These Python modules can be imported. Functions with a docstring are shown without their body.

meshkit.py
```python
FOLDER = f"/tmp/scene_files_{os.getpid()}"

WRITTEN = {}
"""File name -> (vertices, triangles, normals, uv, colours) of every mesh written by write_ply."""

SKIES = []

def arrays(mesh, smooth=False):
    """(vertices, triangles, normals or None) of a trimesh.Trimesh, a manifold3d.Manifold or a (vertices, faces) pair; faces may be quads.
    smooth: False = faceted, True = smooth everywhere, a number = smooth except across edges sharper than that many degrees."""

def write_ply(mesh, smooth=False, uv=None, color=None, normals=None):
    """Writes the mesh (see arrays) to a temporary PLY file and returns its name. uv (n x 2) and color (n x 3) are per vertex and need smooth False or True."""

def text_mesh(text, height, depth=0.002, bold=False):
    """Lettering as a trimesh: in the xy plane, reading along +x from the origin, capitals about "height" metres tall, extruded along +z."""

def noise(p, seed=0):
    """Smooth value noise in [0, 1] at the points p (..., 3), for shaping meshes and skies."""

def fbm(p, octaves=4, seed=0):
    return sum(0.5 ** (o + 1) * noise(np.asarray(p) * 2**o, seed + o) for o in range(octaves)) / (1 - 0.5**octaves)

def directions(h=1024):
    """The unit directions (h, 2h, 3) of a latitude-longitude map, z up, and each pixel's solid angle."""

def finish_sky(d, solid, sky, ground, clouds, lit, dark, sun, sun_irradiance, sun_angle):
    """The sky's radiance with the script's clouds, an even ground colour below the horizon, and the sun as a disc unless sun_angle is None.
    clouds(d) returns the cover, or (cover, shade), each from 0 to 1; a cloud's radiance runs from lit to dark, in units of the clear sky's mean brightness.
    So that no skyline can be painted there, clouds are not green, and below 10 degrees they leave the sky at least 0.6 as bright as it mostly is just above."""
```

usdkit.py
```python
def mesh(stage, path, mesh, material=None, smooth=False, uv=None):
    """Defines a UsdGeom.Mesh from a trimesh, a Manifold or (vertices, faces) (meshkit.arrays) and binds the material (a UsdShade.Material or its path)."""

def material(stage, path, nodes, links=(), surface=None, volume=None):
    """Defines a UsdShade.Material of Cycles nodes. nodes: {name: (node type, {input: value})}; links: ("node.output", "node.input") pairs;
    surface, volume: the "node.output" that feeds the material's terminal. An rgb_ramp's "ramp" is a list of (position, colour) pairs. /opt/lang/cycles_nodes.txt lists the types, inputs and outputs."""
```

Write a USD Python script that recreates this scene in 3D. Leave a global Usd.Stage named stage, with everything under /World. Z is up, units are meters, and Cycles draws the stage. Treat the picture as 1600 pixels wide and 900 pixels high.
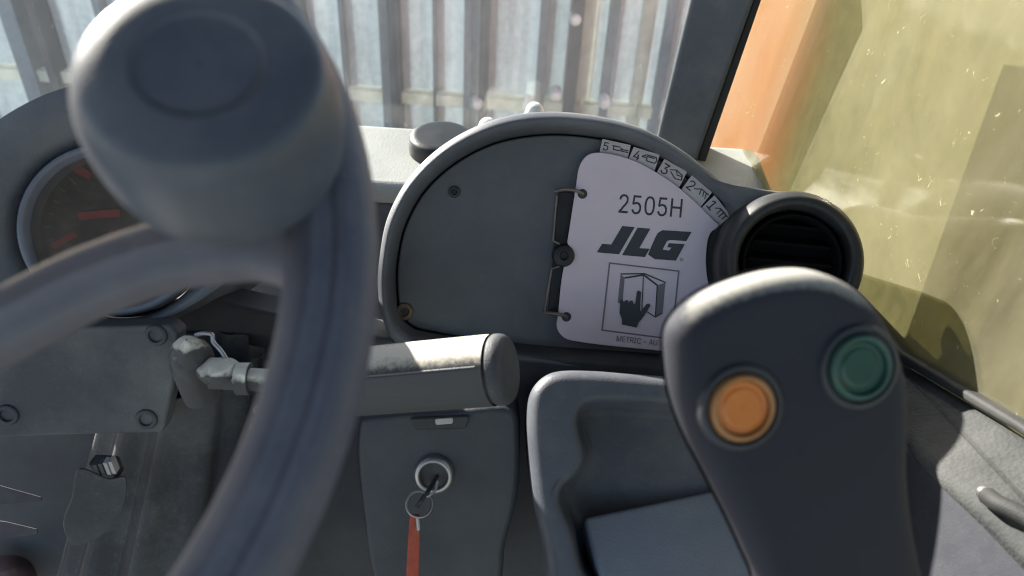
import math, random
import numpy as np, trimesh
import usdkit, meshkit
from pxr import Usd, UsdGeom, UsdLux, UsdShade, Gf, Sdf
from shapely.geometry import Polygon, Point, LineString
from shapely.ops import unary_union

stage = Usd.Stage.CreateInMemory()
UsdGeom.SetStageUpAxis(stage, UsdGeom.Tokens.z)
UsdGeom.SetStageMetersPerUnit(stage, 1.0)
UsdGeom.Xform.Define(stage, '/World')
UsdGeom.Scope.Define(stage, '/World/Looks')
rng = np.random.default_rng(7)

# ------------------------------------------------------------------ camera, sky, sun, exposure
EXPOSURE = 2.1
SUN_AZ, SUN_EL = math.radians(-47), math.radians(22)      # azimuth from +y towards +x
SUN_I, SKY_S = 1.25, 0.05
CAM = np.array([0, 0, 1.75]); PITCH, ROLL = math.radians(35), math.radians(3.5)
FPX = 1155.0                                              # focal length in photo pixels (1600 wide)
Fw = np.array([0, math.cos(PITCH), -math.sin(PITCH)])
U0 = np.array([0, math.sin(PITCH), math.cos(PITCH)]); R0 = np.array([1., 0, 0])
Rt = R0 * math.cos(ROLL) + U0 * math.sin(ROLL); Up = U0 * math.cos(ROLL) - R0 * math.sin(ROLL)
cam = UsdGeom.Camera.Define(stage, '/World/camera')
cam.CreateHorizontalApertureAttr(36.0); cam.CreateVerticalApertureAttr(20.25)
cam.CreateFocalLengthAttr(36.0 * FPX / 1600)
cam.CreateClippingRangeAttr(Gf.Vec2f(0.01, 500)); cam.CreateFStopAttr(6.8); cam.CreateFocusDistanceAttr(0.70)
cam.CreateExposureAttr(EXPOSURE)
m4 = Gf.Matrix4d(*Rt, 0, *Up, 0, *(-Fw), 0, *CAM, 1)
cam.AddTransformOp().Set(m4)

SUN = np.array([math.sin(SUN_AZ) * math.cos(SUN_EL), math.cos(SUN_AZ) * math.cos(SUN_EL), math.sin(SUN_EL)])
sky_m = usdkit.material(stage, '/World/Looks/sky', {
    's': ('sky_texture', {'sky_type': 'single_scattering', 'sun_disc': False, 'sun_elevation': SUN_EL, 'sun_rotation': math.atan2(SUN[0], SUN[1]), 'aerosol_density': 1.0}),
    'b': ('background_shader', {'strength': SKY_S})}, [('s.color', 'b.color')], surface='b.background')
dome = UsdLux.DomeLight.Define(stage, '/World/sky')
UsdShade.MaterialBindingAPI.Apply(dome.GetPrim()).Bind(sky_m)
dome.GetPrim().SetCustomDataByKey('kind', 'structure')
sun = UsdLux.DistantLight.Define(stage, '/World/sun')
sun.CreateNormalizeAttr(True); sun.CreateIntensityAttr(SUN_I); sun.CreateAngleAttr(0.5); sun.CreateColorAttr(Gf.Vec3f(1, 0.95, 0.86))
zx = np.cross([0, 0, 1], SUN); zx /= np.linalg.norm(zx); yx = np.cross(SUN, zx)
sun.AddTransformOp().Set(Gf.Matrix4d(*zx, 0, *yx, 0, *SUN, 0, 0, 0, 0, 1))

# ------------------------------------------------------------------ geometry helpers
def ray(x, y): return Fw + Rt * ((x - 800) / FPX) - Up * ((y - 450) / FPX)
def P(x, y, d): return CAM + d * ray(x, y)
def unit(v): v = np.asarray(v, float); return v / np.linalg.norm(v)

class Frame:
    """A plane with axes u, v and the normal n; to_uv turns a sight line into plane coordinates, at() gives the point in space."""
    def __init__(s, o, n, u=None, px=None):
        s.o = np.asarray(o, float); s.n = unit(n)
        if px is not None: u = s.hit(*px[1]) - s.hit(*px[0])
        u = np.asarray(u if u is not None else [1, 0, 0], float)
        s.u = unit(u - s.n * (u @ s.n)); s.v = np.cross(s.n, s.u)
    def hit(s, x, y):
        r = ray(x, y); return CAM + r * (((s.o - CAM) @ s.n) / (r @ s.n))
    def uv(s, pts):
        q = np.array([s.hit(*p) for p in pts]) - s.o
        return np.stack([q @ s.u, q @ s.v], 1)
    def at(s, uv, w=0.0):
        uv = np.atleast_2d(uv); return s.o + uv[:, :1] * s.u + uv[:, 1:2] * s.v + np.reshape(w, (-1, 1)) * s.n
    def lift(s, w): 
        f = Frame(s.o + s.n * w, s.n, s.u); return f
    def place(s, mesh, uv=(0, 0), w=0.0, rot=0.0):
        """A mesh modelled in xy (z out) set on the plane."""
        c, t = math.cos(rot), math.sin(rot); v = np.array(mesh.vertices, float)
        x = v[:, 0] * c - v[:, 1] * t + uv[0]; y = v[:, 0] * t + v[:, 1] * c + uv[1]
        return trimesh.Trimesh(s.at(np.stack([x, y], 1), v[:, 2] + w), mesh.faces, process=False)

def spline(pts, n=8, closed=True):
    """Centripetal-like Catmull-Rom through points; a point given twice in a row is a sharp corner."""
    p = np.asarray(pts, float); m = len(p); out = []
    for i in range(m if closed else m - 1):
        p0, p1, p2, p3 = p[(i - 1) % m], p[i], p[(i + 1) % m], p[(i + 2) % m]
        if not closed:
            if i == 0: p0 = 2 * p1 - p2
            if i == m - 2: p3 = 2 * p2 - p1
        L = np.linalg.norm(p2 - p1)
        if L < 1e-9: continue
        t1 = (p2 - p0) / max(np.linalg.norm(p1 - p0) + L, 1e-9) * L; t2 = (p3 - p1) / max(np.linalg.norm(p3 - p2) + L, 1e-9) * L
        if np.linalg.norm(p1 - p0) < 1e-9: t1 = p2 - p1
        if np.linalg.norm(p3 - p2) < 1e-9: t2 = p2 - p1
        t = np.linspace(0, 1, n, endpoint=False)[:, None]
        out.append((2*t**3-3*t**2+1)*p1 + (t**3-2*t**2+t)*t1 + (-2*t**3+3*t**2)*p2 + (t**3-t**2)*t2)
    if not closed: out.append(p[-1:])
    return np.vstack(out)

def ccw(p):
    a = np.sum(p[:, 0] * np.roll(p[:, 1], -1) - p[:, 1] * np.roll(p[:, 0], -1)); return p if a > 0 else p[::-1]
def clean(p, r):
    """Rounds the corners of a polygon by r and evens out its points."""
    g = Polygon(p).buffer(0)
    g = g.buffer(-r).buffer(2 * r).buffer(-r)
    if g.geom_type != 'Polygon': g = max(g.geoms, key=lambda a: a.area)
    L = g.exterior.length; k = max(24, int(L / max(r * 0.35, L / 220)))
    k = min(k, 260)
    q = np.array([g.exterior.interpolate(L * i / k).coords[0] for i in range(k)])
    return ccw(q)
def offset(p, d):
    a, b = np.roll(p, 1, 0), np.roll(p, -1, 0); t = b - a; t /= np.maximum(np.linalg.norm(t, axis=1, keepdims=True), 1e-12)
    return p + np.stack([t[:, 1], -t[:, 0]], 1) * d
def capfaces(p):
    v, f = trimesh.creation.triangulate_polygon(Polygon(p), engine='earcut')
    from scipy.spatial import cKDTree
    i = cKDTree(p).query(v)[1]; f = i[f]
    a = p[f[:, 1]] - p[f[:, 0]]; b = p[f[:, 2]] - p[f[:, 0]]
    bad = a[:, 0] * b[:, 1] - a[:, 1] * b[:, 0] < 0; f[bad] = f[bad][:, ::-1]
    return f
def shell(fr, outline, profile, cap0=True, cap1=True):
    """Sweeps rings: profile = [(outward offset, height w), ...] from the front ring back; caps close the ends. Front ring faces +n."""
    p = ccw(np.asarray(outline, float)); k = len(p); rings = [offset(p, o) for o, _ in profile]
    V = np.vstack([fr.at(r, w) for r, (_, w) in zip(rings, profile)]); F = []
    i = np.arange(k); j = (i + 1) % k
    for r in range(len(profile) - 1):
        a, b = r * k, (r + 1) * k
        F += [np.stack([a + i, b + i, b + j], 1), np.stack([a + i, b + j, a + j], 1)]
    if cap0: F.append(capfaces(rings[0]))
    if cap1: F.append(capfaces(rings[-1])[:, ::-1] + (len(profile) - 1) * k)
    return trimesh.Trimesh(V, np.vstack(F), process=False)
def slab(fr, outline, w1, w0, r=0.003, steps=4):
    """A plate from w1 (front) to w0 (back) with rounded front and back edges."""
    pr = [(-r + r * math.sin(a), w1 - r + r * math.cos(a)) for a in np.linspace(0, math.pi / 2, steps + 1)]
    pr += [(-r + r * math.cos(a), w0 + r - r * math.sin(a)) for a in np.linspace(0, math.pi / 2, steps + 1)]
    return shell(fr, outline, pr)
def circle(c, r, n=64, r2=None):
    a = np.linspace(0, 2 * math.pi, n, endpoint=False); return np.stack([c[0] + r * np.cos(a), c[1] + (r2 or r) * np.sin(a)], 1)
def lathe(fr, c, prof, n=64):
    """Revolves [(radius, w), ...] about the normal of fr through uv = c."""
    V = []; 
    for r, w in prof: V.append(fr.at(circle(c, max(r, 1e-5), n), w))
    V = np.vstack(V); F = []; i = np.arange(n); j = (i + 1) % n
    for k in range(len(prof) - 1):
        a, b = k * n, (k + 1) * n
        F += [np.stack([a + i, b + i, b + j], 1), np.stack([a + i, b + j, a + j], 1)]
    return trimesh.Trimesh(V, np.vstack(F), process=False)
def rounded(prof, r=0.002, n=4):
    """Rounds the inner corners of a lathe profile."""
    p = np.asarray(prof, float); out = [p[0]]
    for a, b, c in zip(p[:-2], p[1:-1], p[2:]):
        d1, d2 = np.linalg.norm(a - b), np.linalg.norm(c - b); q = min(r, d1 * .45, d2 * .45)
        s, e = b + (a - b) / d1 * q, b + (c - b) / d2 * q
        for t in np.linspace(0, 1, n): out.append((1-t)**2 * s + 2*t*(1-t) * b + t*t * e)
    return out + [p[-1]]
def tube(pts, rad, sides=14, caps=True):
    p = np.asarray(pts, float); m = len(p); rad = np.broadcast_to(rad, m)
    t = np.gradient(p, axis=0); t /= np.linalg.norm(t, axis=1, keepdims=True)
    nrm = np.cross(t[0], [0, 0, 1.0]); 
    if np.linalg.norm(nrm) < 1e-3: nrm = np.cross(t[0], [1.0, 0, 0])
    V = []
    for i in range(m):
        nrm = unit(nrm - t[i] * (nrm @ t[i])); b = np.cross(t[i], nrm); a = np.linspace(0, 2 * math.pi, sides, endpoint=False)[:, None]
        V.append(p[i] + rad[i] * (np.cos(a) * nrm + np.sin(a) * b))
    V = np.vstack(V); F = []; i = np.arange(sides); j = (i + 1) % sides
    for k in range(m - 1):
        a, b = k * sides, (k + 1) * sides; F += [np.stack([a + i, a + j, b + j], 1), np.stack([a + i, b + j, b + i], 1)]
    if caps:
        V = np.vstack([V, p[:1], p[-1:]]); n0 = m * sides
        F += [np.stack([j, i, np.full(sides, n0)], 1), np.stack([(m-1)*sides + i, (m-1)*sides + j, np.full(sides, n0 + 1)], 1)]
    return trimesh.Trimesh(V, np.vstack(F), process=False)
def sweep_profile(pts, ups, prof):
    """Sweeps a closed 2D profile (a, b) along pts; a runs along side = t x up, b along up."""
    p = np.asarray(pts, float); ups = np.broadcast_to(ups, p.shape); t = np.gradient(p, axis=0); V = []
    prof = [prof] * len(p) if np.ndim(prof) == 2 else prof
    for i in range(len(p)):
        ti = unit(t[i]); u = unit(ups[i] - ti * (ups[i] @ ti)); s = np.cross(ti, u); q = np.asarray(prof[i]); V.append(p[i] + q[:, :1] * s + q[:, 1:] * u)
    k = len(prof[0]); V = np.vstack(V); F = []; i = np.arange(k); j = (i + 1) % k
    for r in range(len(p) - 1):
        a, b = r * k, (r + 1) * k; F += [np.stack([a + i, a + j, b + j], 1), np.stack([a + i, b + j, b + i], 1)]
    cf = capfaces(ccw(np.asarray(prof[0]))) if True else None
    F += [cf[:, ::-1], cf + (len(p) - 1) * k]
    return trimesh.Trimesh(V, np.vstack(F), process=False)
def hexa(a, b):
    """A closed six-faced solid between two quads of four corners each."""
    V = np.vstack([a, b]); F = [[0,1,2],[0,2,3],[4,6,5],[4,7,6]]
    for i in range(4): j = (i + 1) % 4; F += [[i, i + 4, j + 4], [i, j + 4, j]]
    m = trimesh.Trimesh(V, F, process=False); m.fix_normals() if False else None
    if m.volume < 0: m.invert()
    return m
def box(c, s):
    m = trimesh.creation.box(s); m.apply_translation(c); return m
def rbox(c, s, r=0.003):
    """A box with rounded upright edges and chamfered rims."""
    fr = Frame(np.array(c) , [0, 0, 1]); x, y = s[0] / 2, s[1] / 2
    return slab(fr, clean(np.array([[-x,-y],[x,-y],[x,y],[-x,y]]), min(r * 1.2, x * .8, y * .8)), s[2] / 2, -s[2] / 2, r, 2)
def join(ms): return trimesh.util.concatenate(ms)
def displaced(m, amp, scale, seed=0):
    n = m.vertex_normals; k = meshkit.fbm(np.asarray(m.vertices) * scale, 3, seed)[:, None] - .5; m = m.copy(); m.vertices = m.vertices + n * k * amp * 2; return m

# ------------------------------------------------------------------ scene helpers
_used = {}
def numbered(path):
    k = _used.get(path, 0); _used[path] = k + 1
    return path if k == 0 else f'{path}_{k:03d}'
def tag(prim, label=None, cat=None, group=None, kind=None):
    for k, v in (('label', label), ('category', cat), ('group', group), ('kind', kind)):
        if v: prim.SetCustomDataByKey(k, v)
    return prim
def thing(name, label, cat, at=(0, 0, 0), group=None):
    x = UsdGeom.Xform.Define(stage, numbered('/World/' + name)); x.AddTranslateOp().Set(Gf.Vec3d(*map(float, at)))
    tag(x.GetPrim(), label, cat, group); ORG[str(x.GetPath())] = np.asarray(at, float); return x.GetPrim()
ORG = {}
def origin(prim):
    s = str(prim.GetPath()); 
    for k, v in ORG.items():
        if s == k or s.startswith(k + '/'): return v
    return np.zeros(3)
def part(name, mesh, mat, parent, smooth=40, label=None, uv=None):
    """One Mesh prim below parent; the mesh is given in world space."""
    path = numbered(str(parent.GetPath()) + '/' + name); m = mesh.copy()
    m.vertices = np.asarray(m.vertices) - origin(parent)
    p = usdkit.mesh(stage, path, m, mat, smooth).GetPrim(); tag(p, label); return p
def solo(name, mesh, mat, label=None, cat=None, group=None, kind=None, smooth=40):
    return tag(usdkit.mesh(stage, numbered('/World/' + name), mesh, mat, smooth).GetPrim(), label, cat, group, kind)

# ------------------------------------------------------------------ materials
def plastic(name, col, dust=(.42, .41, .38), rough=.55, grain=900, grain_s=.25, dusty=.25, spec=.4, scuff=0.0):
    """Moulded plastic: leather-like grain, blotchy settled dust, finer specks."""
    n = {'g': ('geometry', {}),
         'n1': ('noise_texture', {'scale': 9., 'detail': 6., 'roughness': .65}), 'n2': ('noise_texture', {'scale': 420., 'detail': 2.}),
         'm1': ('map_range', {'from_min': .42, 'from_max': .75, 'to_min': 0., 'to_max': dusty, 'clamp': True}),
         'm2': ('map_range', {'from_min': .6, 'from_max': .78, 'to_min': 0., 'to_max': dusty * .35, 'clamp': True}),
         'ad': ('math', {'math_type': 'add', 'use_clamp': True}),
         'c': ('mix', {'mix_type': 'mix', 'color1': col, 'color2': dust}),
         'rr': ('map_range', {'from_min': 0., 'from_max': .4, 'to_min': rough, 'to_max': min(rough + .3, 1.)}),
         'v': ('voronoi_texture', {'scale': float(grain)}), 'b': ('bump', {'strength': grain_s, 'distance': .0006}),
         'p': ('principled_bsdf', {'specular_ior_level': spec})}
    l = [('g.position', 'n1.vector'), ('g.position', 'n2.vector'), ('g.position', 'v.vector'), ('n1.fac', 'm1.value'), ('n2.fac', 'm2.value'),
         ('m1.result', 'ad.value1'), ('m2.result', 'ad.value2'), ('ad.value', 'c.fac'), ('c.color', 'p.base_color'), ('ad.value', 'rr.value'),
         ('rr.result', 'p.roughness'), ('v.distance', 'b.height'), ('b.normal', 'p.normal')]
    return usdkit.material(stage, '/World/Looks/' + name, n, l, surface='p.BSDF')
def plain(name, col, rough=.5, metal=0., spec=.5, var=.0, scale=60., bump=0., coat=0.):
    n = {'g': ('geometry', {}), 'n': ('noise_texture', {'scale': scale, 'detail': 5., 'roughness': .6}),
         'm': ('map_range', {'from_min': .3, 'from_max': .7, 'to_min': 1 - var, 'to_max': 1 + var, 'clamp': True}),
         'c': ('mix', {'mix_type': 'multiply', 'fac': 1., 'color1': col}), 'b': ('bump', {'strength': bump, 'distance': .001}),
         'p': ('principled_bsdf', {'roughness': rough, 'metallic': metal, 'specular_ior_level': spec, 'coat_weight': coat})}
    l = [('g.position', 'n.vector'), ('n.fac', 'm.value'), ('m.result', 'c.color2'), ('c.color', 'p.base_color')]
    if bump: l += [('n.fac', 'b.height'), ('b.normal', 'p.normal')]
    return usdkit.material(stage, '/World/Looks/' + name, n, l, surface='p.BSDF')
M = {}
M['dash'] = plastic('dash_plastic', (.038, .042, .050), rough=.55, dusty=.22)
M['hood'] = plastic('hood_plastic', (.092, .099, .115), rough=.5, dusty=.22)
M['face'] = plastic('face_plastic', (.100, .108, .120), rough=.6, dusty=.14, grain_s=.12)
M['dark'] = plastic('dark_plastic', (.030, .034, .042), rough=.5, dusty=.07)
M['lower'] = plastic('lower_dash_plastic', (.036, .038, .044), rough=.6, dusty=.1)
M['black'] = plastic('black_plastic', (.012, .013, .015), rough=.4, dusty=.08)
M['console'] = plastic('console_plastic', (.066, .073, .090), rough=.5, dusty=.22)
M['tray'] = plastic('tray_plastic', (.21, .245, .31), rough=.45, dusty=.3, grain=500, grain_s=.35)
M['sill'] = plastic('sill_plastic', (.036, .039, .040), rough=.75, dusty=.14, grain=350, grain_s=.7, spec=.12)
M['consoleside'] = plastic('console_side_plastic', (.022, .024, .032), rough=.7, dusty=.08, spec=.12)
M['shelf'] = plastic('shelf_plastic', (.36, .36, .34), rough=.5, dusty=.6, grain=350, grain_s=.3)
M['rim'] = plastic('wheel_rubber', (.082, .082, .108), rough=.5, dusty=.3, grain=700, grain_s=.35)
M['spoke'] = plastic('spoke_plastic', (.125, .116, .128), rough=.5, dusty=.22)
M['knob'] = plastic('knob_plastic', (.056, .064, .080), rough=.38, dusty=.2, grain_s=.08)
M['stick'] = plastic('stick_plastic', (.030, .031, .042), rough=.45, dusty=.15, grain_s=.15)
M['stalk'] = plastic('stalk_plastic', (.040, .042, .048), rough=.5, dusty=.15, spec=.25)
M['pillar'] = plastic('pillar_paint', (.075, .084, .098), rough=.45, dusty=.2, grain_s=.05)
M['rubber'] = plastic('gasket_rubber', (.015, .016, .016), rough=.7, dusty=.08)
M['gaiter'] = plastic('gaiter_rubber', (.028, .028, .031), rough=.7, dusty=.25)
def sun_painted(name, base, dust, lo, hi, scale, bump, spread=.9, least=.04):  # paints upward faces paler, as sunlight from above would make them
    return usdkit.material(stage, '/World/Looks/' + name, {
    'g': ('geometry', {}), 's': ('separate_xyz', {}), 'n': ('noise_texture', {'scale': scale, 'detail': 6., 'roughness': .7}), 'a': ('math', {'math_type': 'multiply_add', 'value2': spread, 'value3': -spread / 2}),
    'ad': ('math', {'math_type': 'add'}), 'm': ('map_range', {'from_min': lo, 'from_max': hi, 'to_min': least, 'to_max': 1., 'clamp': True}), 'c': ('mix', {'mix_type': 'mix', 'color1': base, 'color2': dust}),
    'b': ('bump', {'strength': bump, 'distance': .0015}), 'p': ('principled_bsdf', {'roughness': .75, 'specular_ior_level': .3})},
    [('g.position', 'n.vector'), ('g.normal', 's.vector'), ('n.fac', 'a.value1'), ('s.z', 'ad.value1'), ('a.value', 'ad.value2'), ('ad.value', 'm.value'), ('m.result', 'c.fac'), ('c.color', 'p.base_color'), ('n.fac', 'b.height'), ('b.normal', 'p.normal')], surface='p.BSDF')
M['sun_painted'] = sun_painted('sun_painted_lumps', (.045, .045, .05), (.70, .66, .55), .45, .85, 160., .7)  # pale tops painted in for sunlight that does not reach these parts
M['stick'] = sun_painted('sun_painted_stick', (.024, .026, .036), (.42, .41, .37), .74, .97, 420., .12, .22, .0)  # sun highlight along the upper lip is put into the colour
M['stalk'] = sun_painted('sun_painted_stalk', (.045, .047, .052), (.60, .56, .47), .72, .92, 300., .15, .30)  # cream top paints the sunlit stripe along the dusty grip
M['void'] = plain('vent_void', (.006, .006, .007), rough=.95, spec=.05)
M['plate'] = plain('worn_plate', (.075, .07, .075), rough=.7, var=.2, spec=.2)
M['card'] = plain('card_stock', (.68, .58, .65), rough=.45, var=.03, scale=25)
M['tab'] = plain('tab_stock', (.54, .49, .50), rough=.5, var=.06, scale=60)
M['ink'] = plain('dark_ink', (.035, .042, .05), rough=.5)
M['ink2'] = plain('grey_ink', (.17, .16, .18), rough=.5)
M['wire'] = plain('dull_wire', (.22, .18, .15), rough=.45, metal=.6, var=.2)
M['steel'] = plain('worn_steel', (.38, .37, .36), rough=.35, metal=.85, var=.2)
M['screw'] = plain('rusty_screw', (.16, .11, .08), rough=.5, metal=.5, var=.3, scale=400)
M['paleplate'] = plain('pale_plate', (.36, .34, .34), rough=.6, var=.15)
M['orange_btn'] = plain('orange_button', (.62, .19, .03), rough=.35, var=.08, scale=120, coat=.3)
M['orange_rim'] = plain('orange_button_rim', (.36, .17, .06), rough=.4)
M['green_btn'] = plain('green_button', (.010, .055, .038), rough=.35, var=.1, coat=.3)
M['green_rim'] = plain('green_button_rim', (.03, .085, .068), rough=.4)
M['redtag'] = plain('red_tag', (.36, .055, .03), rough=.5, var=.2, scale=150)
M['redneedle'] = plain('red_dial_mark', (.30, .04, .03), rough=.5)
M['dial'] = plain('dial_face', (.05, .045, .045), rough=.6, var=.3, scale=30)
M['bezel'] = plain('bezel_paint', (.13, .14, .17), rough=.35, var=.1)
M['nub'] = plain('bolt_glint_white', (.85, .84, .78), rough=.4, var=.1)  # near-white colour stands in for bright glints at the bolt heads
M['corr'] = usdkit.material(stage, '/World/Looks/fibreglass_sheet', {
    'g': ('geometry', {}), 'mp': ('mapping', {'scale': (1., 1., .25)}), 'n': ('noise_texture', {'scale': 5., 'detail': 8., 'roughness': .7}),
    'n2': ('noise_texture', {'scale': 45., 'detail': 3.}), 'r': ('rgb_ramp', {'ramp': [(.3, (.46, .51, .54)), (.5, (.62, .68, .71)), (.7, (.76, .81, .84))]}),
    'm': ('mix', {'mix_type': 'mix', 'fac': .35}), 'p': ('diffuse_bsdf', {}), 'tl': ('translucent_bsdf', {}), 'mx': ('mix_closure', {'fac': .33})},
    [('g.position', 'mp.vector'), ('mp.vector', 'n.vector'), ('g.position', 'n2.vector'), ('n.fac', 'm.color1'), ('n2.fac', 'm.color2'), ('m.color', 'r.fac'), ('r.color', 'p.color'), ('r.color', 'tl.color'), ('p.BSDF', 'mx.closure1'), ('tl.BSDF', 'mx.closure2')], surface='mx.closure')
M['post'] = plain('post_paint', (.018, .028, .042), rough=.5, var=.2, scale=20)
M['rib'] = plain('rib_paint', (.12, .165, .20), rough=.5, var=.2, scale=20)
M['cream'] = usdkit.material(stage, '/World/Looks/cream_strip', {'g': ('geometry', {}), 'n': ('noise_texture', {'scale': 20., 'detail': 5.}), 'r': ('rgb_ramp', {'ramp': [(.3, (.70, .72, .66)), (.7, (.86, .88, .82))]}),
    'd': ('diffuse_bsdf', {}), 't': ('translucent_bsdf', {}), 'm': ('mix_closure', {'fac': .55})},
    [('g.position', 'n.vector'), ('n.fac', 'r.fac'), ('r.color', 'd.color'), ('r.color', 't.color'), ('d.BSDF', 'm.closure1'), ('t.BSDF', 'm.closure2')], surface='m.closure')
M['ground'] = plain('concrete_yard', (.27, .27, .27), rough=.9, var=.3, scale=14, bump=.3)
M['floor'] = plain('cab_floor_mat', (.03, .03, .032), rough=.8, var=.3, scale=60, bump=.2)

def pane_material(name, tint, dust_col, base, top, streak=(6., 6., 6.), flecks=.5):
    """Dusty glass: clear tinted pane with a film of dust that scatters both ways, plus flecks and a Fresnel sheen."""
    n = {'g': ('geometry', {}), 'mp': ('mapping', {'scale': streak}), 'n': ('noise_texture', {'scale': 1., 'detail': 7., 'roughness': .65, 'distortion': .4}),
         'f': ('map_range', {'from_min': .35, 'from_max': .75, 'to_min': base, 'to_max': top, 'clamp': True}),
         'n2': ('noise_texture', {'scale': 70., 'detail': 3., 'roughness': .6, 'distortion': 1.5}), 'f2': ('map_range', {'from_min': .68, 'from_max': .76, 'to_min': 0., 'to_max': flecks, 'clamp': True}),
         'ad': ('math', {'math_type': 'add', 'use_clamp': True}),
         't': ('transparent_bsdf', {'color': tint}), 'd': ('diffuse_bsdf', {'color': dust_col}), 'tl': ('translucent_bsdf', {'color': dust_col}), 'dm': ('mix_closure', {'fac': .5}),
         'mx': ('mix_closure', {}), 'gl': ('glossy_bsdf', {'color': (1, 1, 1), 'roughness': .06}), 'lw': ('layer_weight', {'blend': .5}), 'pw': ('math', {'math_type': 'power', 'value2': 5.}), 'fr': ('math', {'math_type': 'multiply_add', 'value2': .9, 'value3': .022}), 'out': ('mix_closure', {})}
    l = [('g.position', 'mp.vector'), ('mp.vector', 'n.vector'), ('n.fac', 'f.value'), ('g.position', 'n2.vector'), ('n2.fac', 'f2.value'), ('f.result', 'ad.value1'), ('f2.result', 'ad.value2'),
         ('d.BSDF', 'dm.closure1'), ('tl.BSDF', 'dm.closure2'), ('ad.value', 'mx.fac'), ('t.BSDF', 'mx.closure1'), ('dm.closure', 'mx.closure2'),
         ('lw.facing', 'pw.value1'), ('pw.value', 'fr.value1'), ('fr.value', 'out.fac'), ('mx.closure', 'out.closure1'), ('gl.BSDF', 'out.closure2')]
    return usdkit.material(stage, '/World/Looks/' + name, n, l, surface='out.closure')
M['screen'] = pane_material('windscreen_glass', (.95, .97, .97), (.75, .77, .80), .012, .06, (5., 5., 3.), .12)
M['gaugeglass'] = pane_material('gauge_glass', (.9, .88, .86), (.5, .46, .42), .08, .30, (14., 14., 14.), .2)
M['side'] = pane_material('side_window_glass', (.60, .58, .46), (.54, .51, .36), .08, .28, (6., 6., 3.), .7)

# ================================================================== SETTING: ground and the sheet-metal wall ahead
G = 600.
solo('ground', trimesh.Trimesh([[-G,-G,0],[G,-G,0],[G,G,0],[-G,G,0]], [[0,1,2],[0,2,3]], process=False), M['ground'], kind='structure', smooth=False)

WY = 3.2
wallf = Frame([0, WY, 0], [0, -1, 0], [1, 0, 0])
def wx(x, y): return wallf.hit(x, y)[0]
rail_z = wallf.hit(700, 152)[2]
wall = thing('metal_wall', 'tall pale sheet metal wall with dark uprights seen through windscreen', 'wall', (0, WY, 0))
# (pixel x at y=100, width in pixels, stand-off, material, name)
posts = [(50, 24, .05, 'rib', 'upright'), (92, 12, .07, 'post', 'upright'), (445, 18, .05, 'rib', 'upright'), (478, 14, .06, 'post', 'upright'),
         (606, 16, .04, 'rib', 'rib'), (621, 13, .09, 'post', 'upright'), (680, 5, .02, 'rib', 'rib'), (731, 11, .03, 'rib', 'rib'), (757, 13, .09, 'post', 'upright'),
         (846, 14, .04, 'rib', 'rib'), (893, 18, .10, 'post', 'upright'), (916, 24, .04, 'cream', 'pale_strip'), (950, 14, .03, 'rib', 'rib'),
         (1003, 22, .03, 'cream', 'pale_strip'), (1035, 12, .04, 'rib', 'rib'), (1090, 14, .06, 'post', 'upright'), (-60, 30, .05, 'rib', 'rib'), (-140, 12, .06, 'post', 'upright'),
         (180, 10, .03, 'rib', 'rib'), (270, 12, .05, 'post', 'upright'), (360, 10, .03, 'rib', 'rib'), (540, 6, .02, 'rib', 'rib')]
pxs = sorted((wx(p[0], 100), p) for p in posts)
ppm = abs(wx(701, 100) - wx(700, 100))
edges = [pxs[0][0] - .8] + [a for a, _ in pxs] + [pxs[-1][0] + 1.2]
HT = 1.4
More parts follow.
